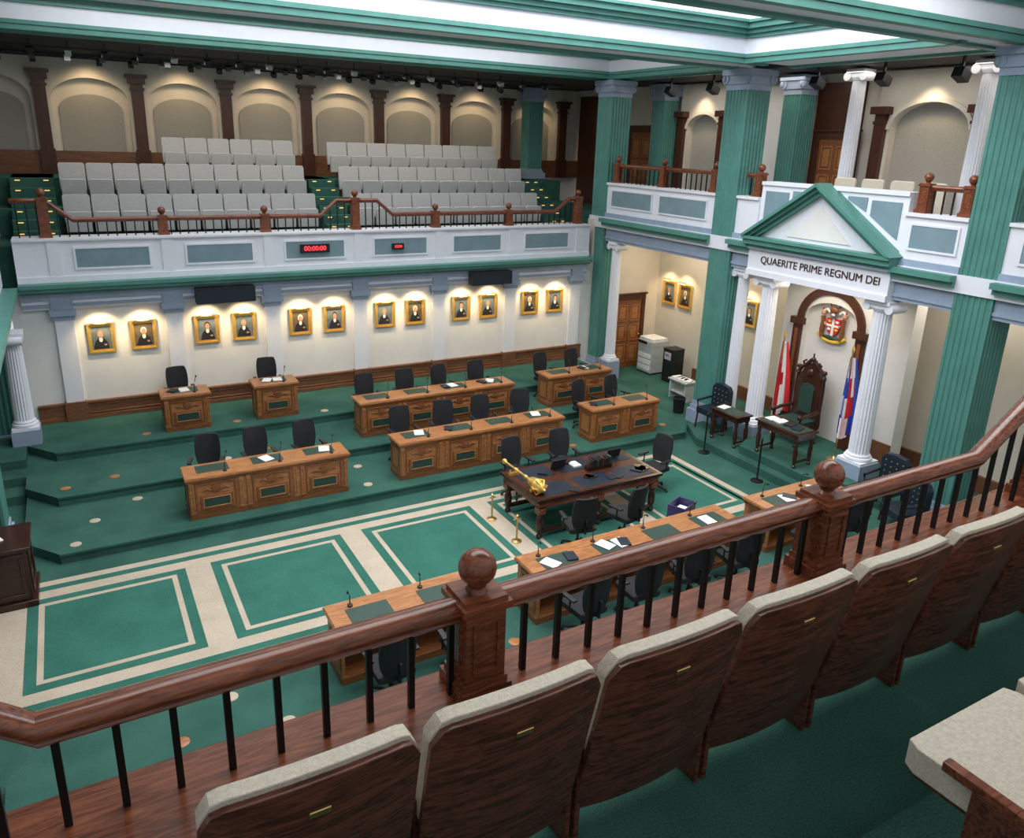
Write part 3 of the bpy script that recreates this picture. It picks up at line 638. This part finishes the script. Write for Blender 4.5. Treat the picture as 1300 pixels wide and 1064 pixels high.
for y in (9.0,9.65,10.3,10.95):
    b.M=EM(14.1,y)@T(0,0,4.6); b.prism(rounded(.25,.45,1.42,.07),0,.07,FABC,'y'); b.box(-.25,.25,-.45,0,.42,.5,FABC)
    for sx in (-1,1): b.box(sx*.2-.02,sx*.2+.02,-.4,-.36,0,.42,IRON); b.box(sx*.2-.02,sx*.2+.02,0,.04,0,.45,IRON)
b.M=Matrix.Identity(4); b.done('balcony_chairs',.02)
# ------------------------------------------------------------------ south gallery (ours)
b=B()
b.prism([(2.5,3.6),(2.5,4.2),(1.12,4.2),(1.12,4.36),(.2,4.36),(.2,4.8),(-.8,4.8),(-.8,5.4),(-2.6,5.4),(-2.6,3.6)],-4,14,CARP,'x')
b.done('floor_gallery_south')
b=B(); b.box(-4,14,2.7,2.98,0,3.3,CREAM); b.done('wall_south')
b=B()
b.box(-4,14,2.5,2.58,3.6,4.235,WHITE)
for (y,z0,z1) in ((2.95,3.30,3.38),(3.05,3.38,3.46)): b.box(-4,14,2.5,y,z0,z1,TEAL)
b.box(-4,14,2.5,2.7,3.46,3.6,WHITE); b.done('trim_5')
b=B(); b.box(-4,14,2.14,2.61,4.235,4.28,MAH); b.box(-4,14,2.14,2.17,4.2,4.235,MAH); b.done('trim_6',.012)
def fseat(folded):
    b=B(); w=.285
    def slab(w,z0,z1,y0,y1,m,r,cv=.03,crown=.02,lean=-.22,zr=.12):
        n=20; rows=10
        def P(i,j,y):
            u=-1+2*i/n; t=j/rows; z=z0+(z1-z0)*t
            zz=z+crown*(1-u*u)*t
            if abs(u)>1-r/w:
                q=(abs(u)-(1-r/w))/(r/w); zz-= r*(1-math.sqrt(max(0,1-q*q)))*t**3
            return (w*u,y-cv*u*u-lean*(zz-zr),zz)
        vs=[P(i,j,y0) for j in range(rows+1) for i in range(n+1)]; k=len(vs); vs+=[P(i,j,y1) for j in range(rows+1) for i in range(n+1)]
        fs=[]
        for j in range(rows):
            for i in range(n):
                q=j*(n+1)+i; fs.append((q,q+1,q+n+2,q+n+1)); fs.append((k+q,k+q+n+1,k+q+n+2,k+q+1))
        ed=[i for i in range(n+1)]+[j*(n+1)+n for j in range(1,rows+1)]+[rows*(n+1)+i for i in range(n-1,-1,-1)]+[j*(n+1) for j in range(rows-1,0,-1)]
        for a in range(len(ed)): c=(a+1)%len(ed); fs.append((ed[a],ed[c],k+ed[c],k+ed[a]))
        b.add(vs,fs,m)
    slab(w-.010,.40,.818,-.062,-.012,FABC,.06)
    slab(w-.006,.12,.80,-.012,.010,SEATW,.06)
    b.M=Matrix.Translation((0,.012+.22*(.70-.12)-.0,.70))@Matrix.Rotation(-.217,4,'X'); b.box(-.028,.028,-.003,.003,-.011,.011,BRASS); b.M=Matrix.Identity(4)
    if folded:
        b.M=T(0,-.07,.12)@Matrix.Rotation(-.12,4,'X')
        b.prism([(-.26,0),(.26,0),(.27,.05),(.255,.33),(.2,.37),(-.2,.37),(-.255,.33),(-.27,.05)],-.06,.0,FABC,'y'); b.box(-.25,.25,-.085,-.06,.0,.34,SEATW); b.M=Matrix.Identity(4)
    else:
        b.prism([(-.25,-.46),(.25,-.46),(.27,-.42),(.26,-.05),(-.26,-.05),(-.27,-.42)],.37,.46,FABC); b.box(-.25,.25,-.44,-.06,.345,.37,SEATW)
    d=-.12 if folded else -.34
    b.box(-w-.0,-w+.02,max(d,-.25),.0,.0,.46,SEATW); b.box(w-.02,w,max(d,-.25),.0,.0,.46,SEATW)
    b.box(-w,-w+.035,d,-.02,.46,.49,MAH); b.box(w-.035,w,d,-.02,.46,.49,MAH)
    return b.done('theatre_seat',.012)
s0=fseat(True); s0.matrix_world=T(.37,1.66,4.2,pi)
for i in range(1,19): place(s0.data,'theatre_seat',T(.37+.588*i,1.66,4.2,pi),.012)
s1=fseat(False); s1.matrix_world=T(1.69+.588,.58,4.36,pi)
for i in range(2,17): place(s1.data if i<4 else s0.data,'theatre_seat',T(1.69+.588*i,.58,4.36,pi),.012)
# ------------------------------------------------------------------ west side
b=B(); b.box(-4.5,-4.3,1,23.3,0,8.2,CREAM); b.done('wall_west')
b=B()
b.box(-1.9,-1.2,3.2,17.6,2.78,3.28,BLUEG); b.box(-1.95,-1.1,3.2,17.6,3.28,3.4,TEAL); b.box(-1.95,-1.0,3.2,17.6,3.4,3.5,TEAL); b.box(-1.6,-1.25,3.2,17.9,3.5,4.37,WHITE)
for i in range(7): y=4.0+i*1.95; b.box(-1.25,-1.235,y,y+1.45,3.75,4.18,PANEL)
b.box(-4.3,-1.6,1,18.0,3.5,4.2,CARP)
b.done('trim_7')
rail('wooden_railing',[(-17.5,4.72),(-3.3,4.72)],-1.4,4.37,[-17.3,-15.2,-12.5,-10.5,-8.3,-5.5],Matrix.Rotation(-pi/2,4,'Z'))
# ------------------------------------------------------------------ lights
CW=(.98,.99,1)
area('skylight_panel',(5.5,10.3,10.85),(0,0,0),11,4.5,1150,CW)
area('ceiling_fill_north',(5.5,15.6,9.25),(0,0,0),11,3,390,CW)  # added fill light under the north coffer, no real fixture
area('ceiling_fill_south',(5.5,5.2,9.25),(0,0,0),11,3,480,CW)  # same kind of added fill over the south bay, not a lamp panel
area('gallery_lights',(5.5,20.3,8.0),(0,0,0),12,.5,150,(1,.93,.82))
for x in UP[1:-2]: spot('niche_light',(x+1.07,22.3,7.98),(x+1.07,23.1,6.4),34,(1,.74,.42),120,.12)
area('recess_light',(14.4,15.8,4.2),(0,0,0),.8,3,62,(1,.82,.58))
area('recess_light',(14.8,12.8,4.2),(0,0,0),.5,.8,18,(1,.8,.55))
area('recess_light',(14.6,8.0,4.2),(0,0,0),.6,1.6,26,(1,.88,.7))
area('portico_light',(13.6,10.4,3.85),(0,math.radians(15),0),.4,2,34,(1,.87,.68))
for y in (16.6,10.1,7.0): spot('niche_light',(14.9,y,7.95),(15.5,y,6.2),36,(1,.78,.5),100,.08)
area('balcony_light',(14.4,10,8.1),(0,0,0),.6,14,85,(1,.92,.8))
w=bpy.data.worlds.new('world'); S.world=w; w.use_nodes=True; w.node_tree.nodes['Background'].inputs[0].default_value=(.93,.95,1,1); w.node_tree.nodes['Background'].inputs[1].default_value=.7
# ------------------------------------------------------------------ camera
f,p_,ro,ya=978.7,math.radians(17.41),math.radians(1.88),math.radians(29.99)
fw=Vector((math.sin(ya)*math.cos(p_),math.cos(ya)*math.cos(p_),-math.sin(p_))); r0=Vector((math.cos(ya),-math.sin(ya),0)); u0=r0.cross(fw)
r=r0*math.cos(ro)+u0*math.sin(ro); u=-r0*math.sin(ro)+u0*math.cos(ro)
cd=bpy.data.cameras.new('camera'); cam=bpy.data.objects.new('camera',cd); S.collection.objects.link(cam)
M=Matrix(((r.x,u.x,-fw.x,0),(r.y,u.y,-fw.y,0),(r.z,u.z,-fw.z,6.5),(0,0,0,1))); cam.matrix_world=M
cd.sensor_fit='HORIZONTAL'; cd.sensor_width=36; cd.lens=f/1300*36; cd.shift_y=-44.5/1300; cd.clip_start=.05; cd.clip_end=200
S.camera=cam
S.view_settings.view_transform='Standard'
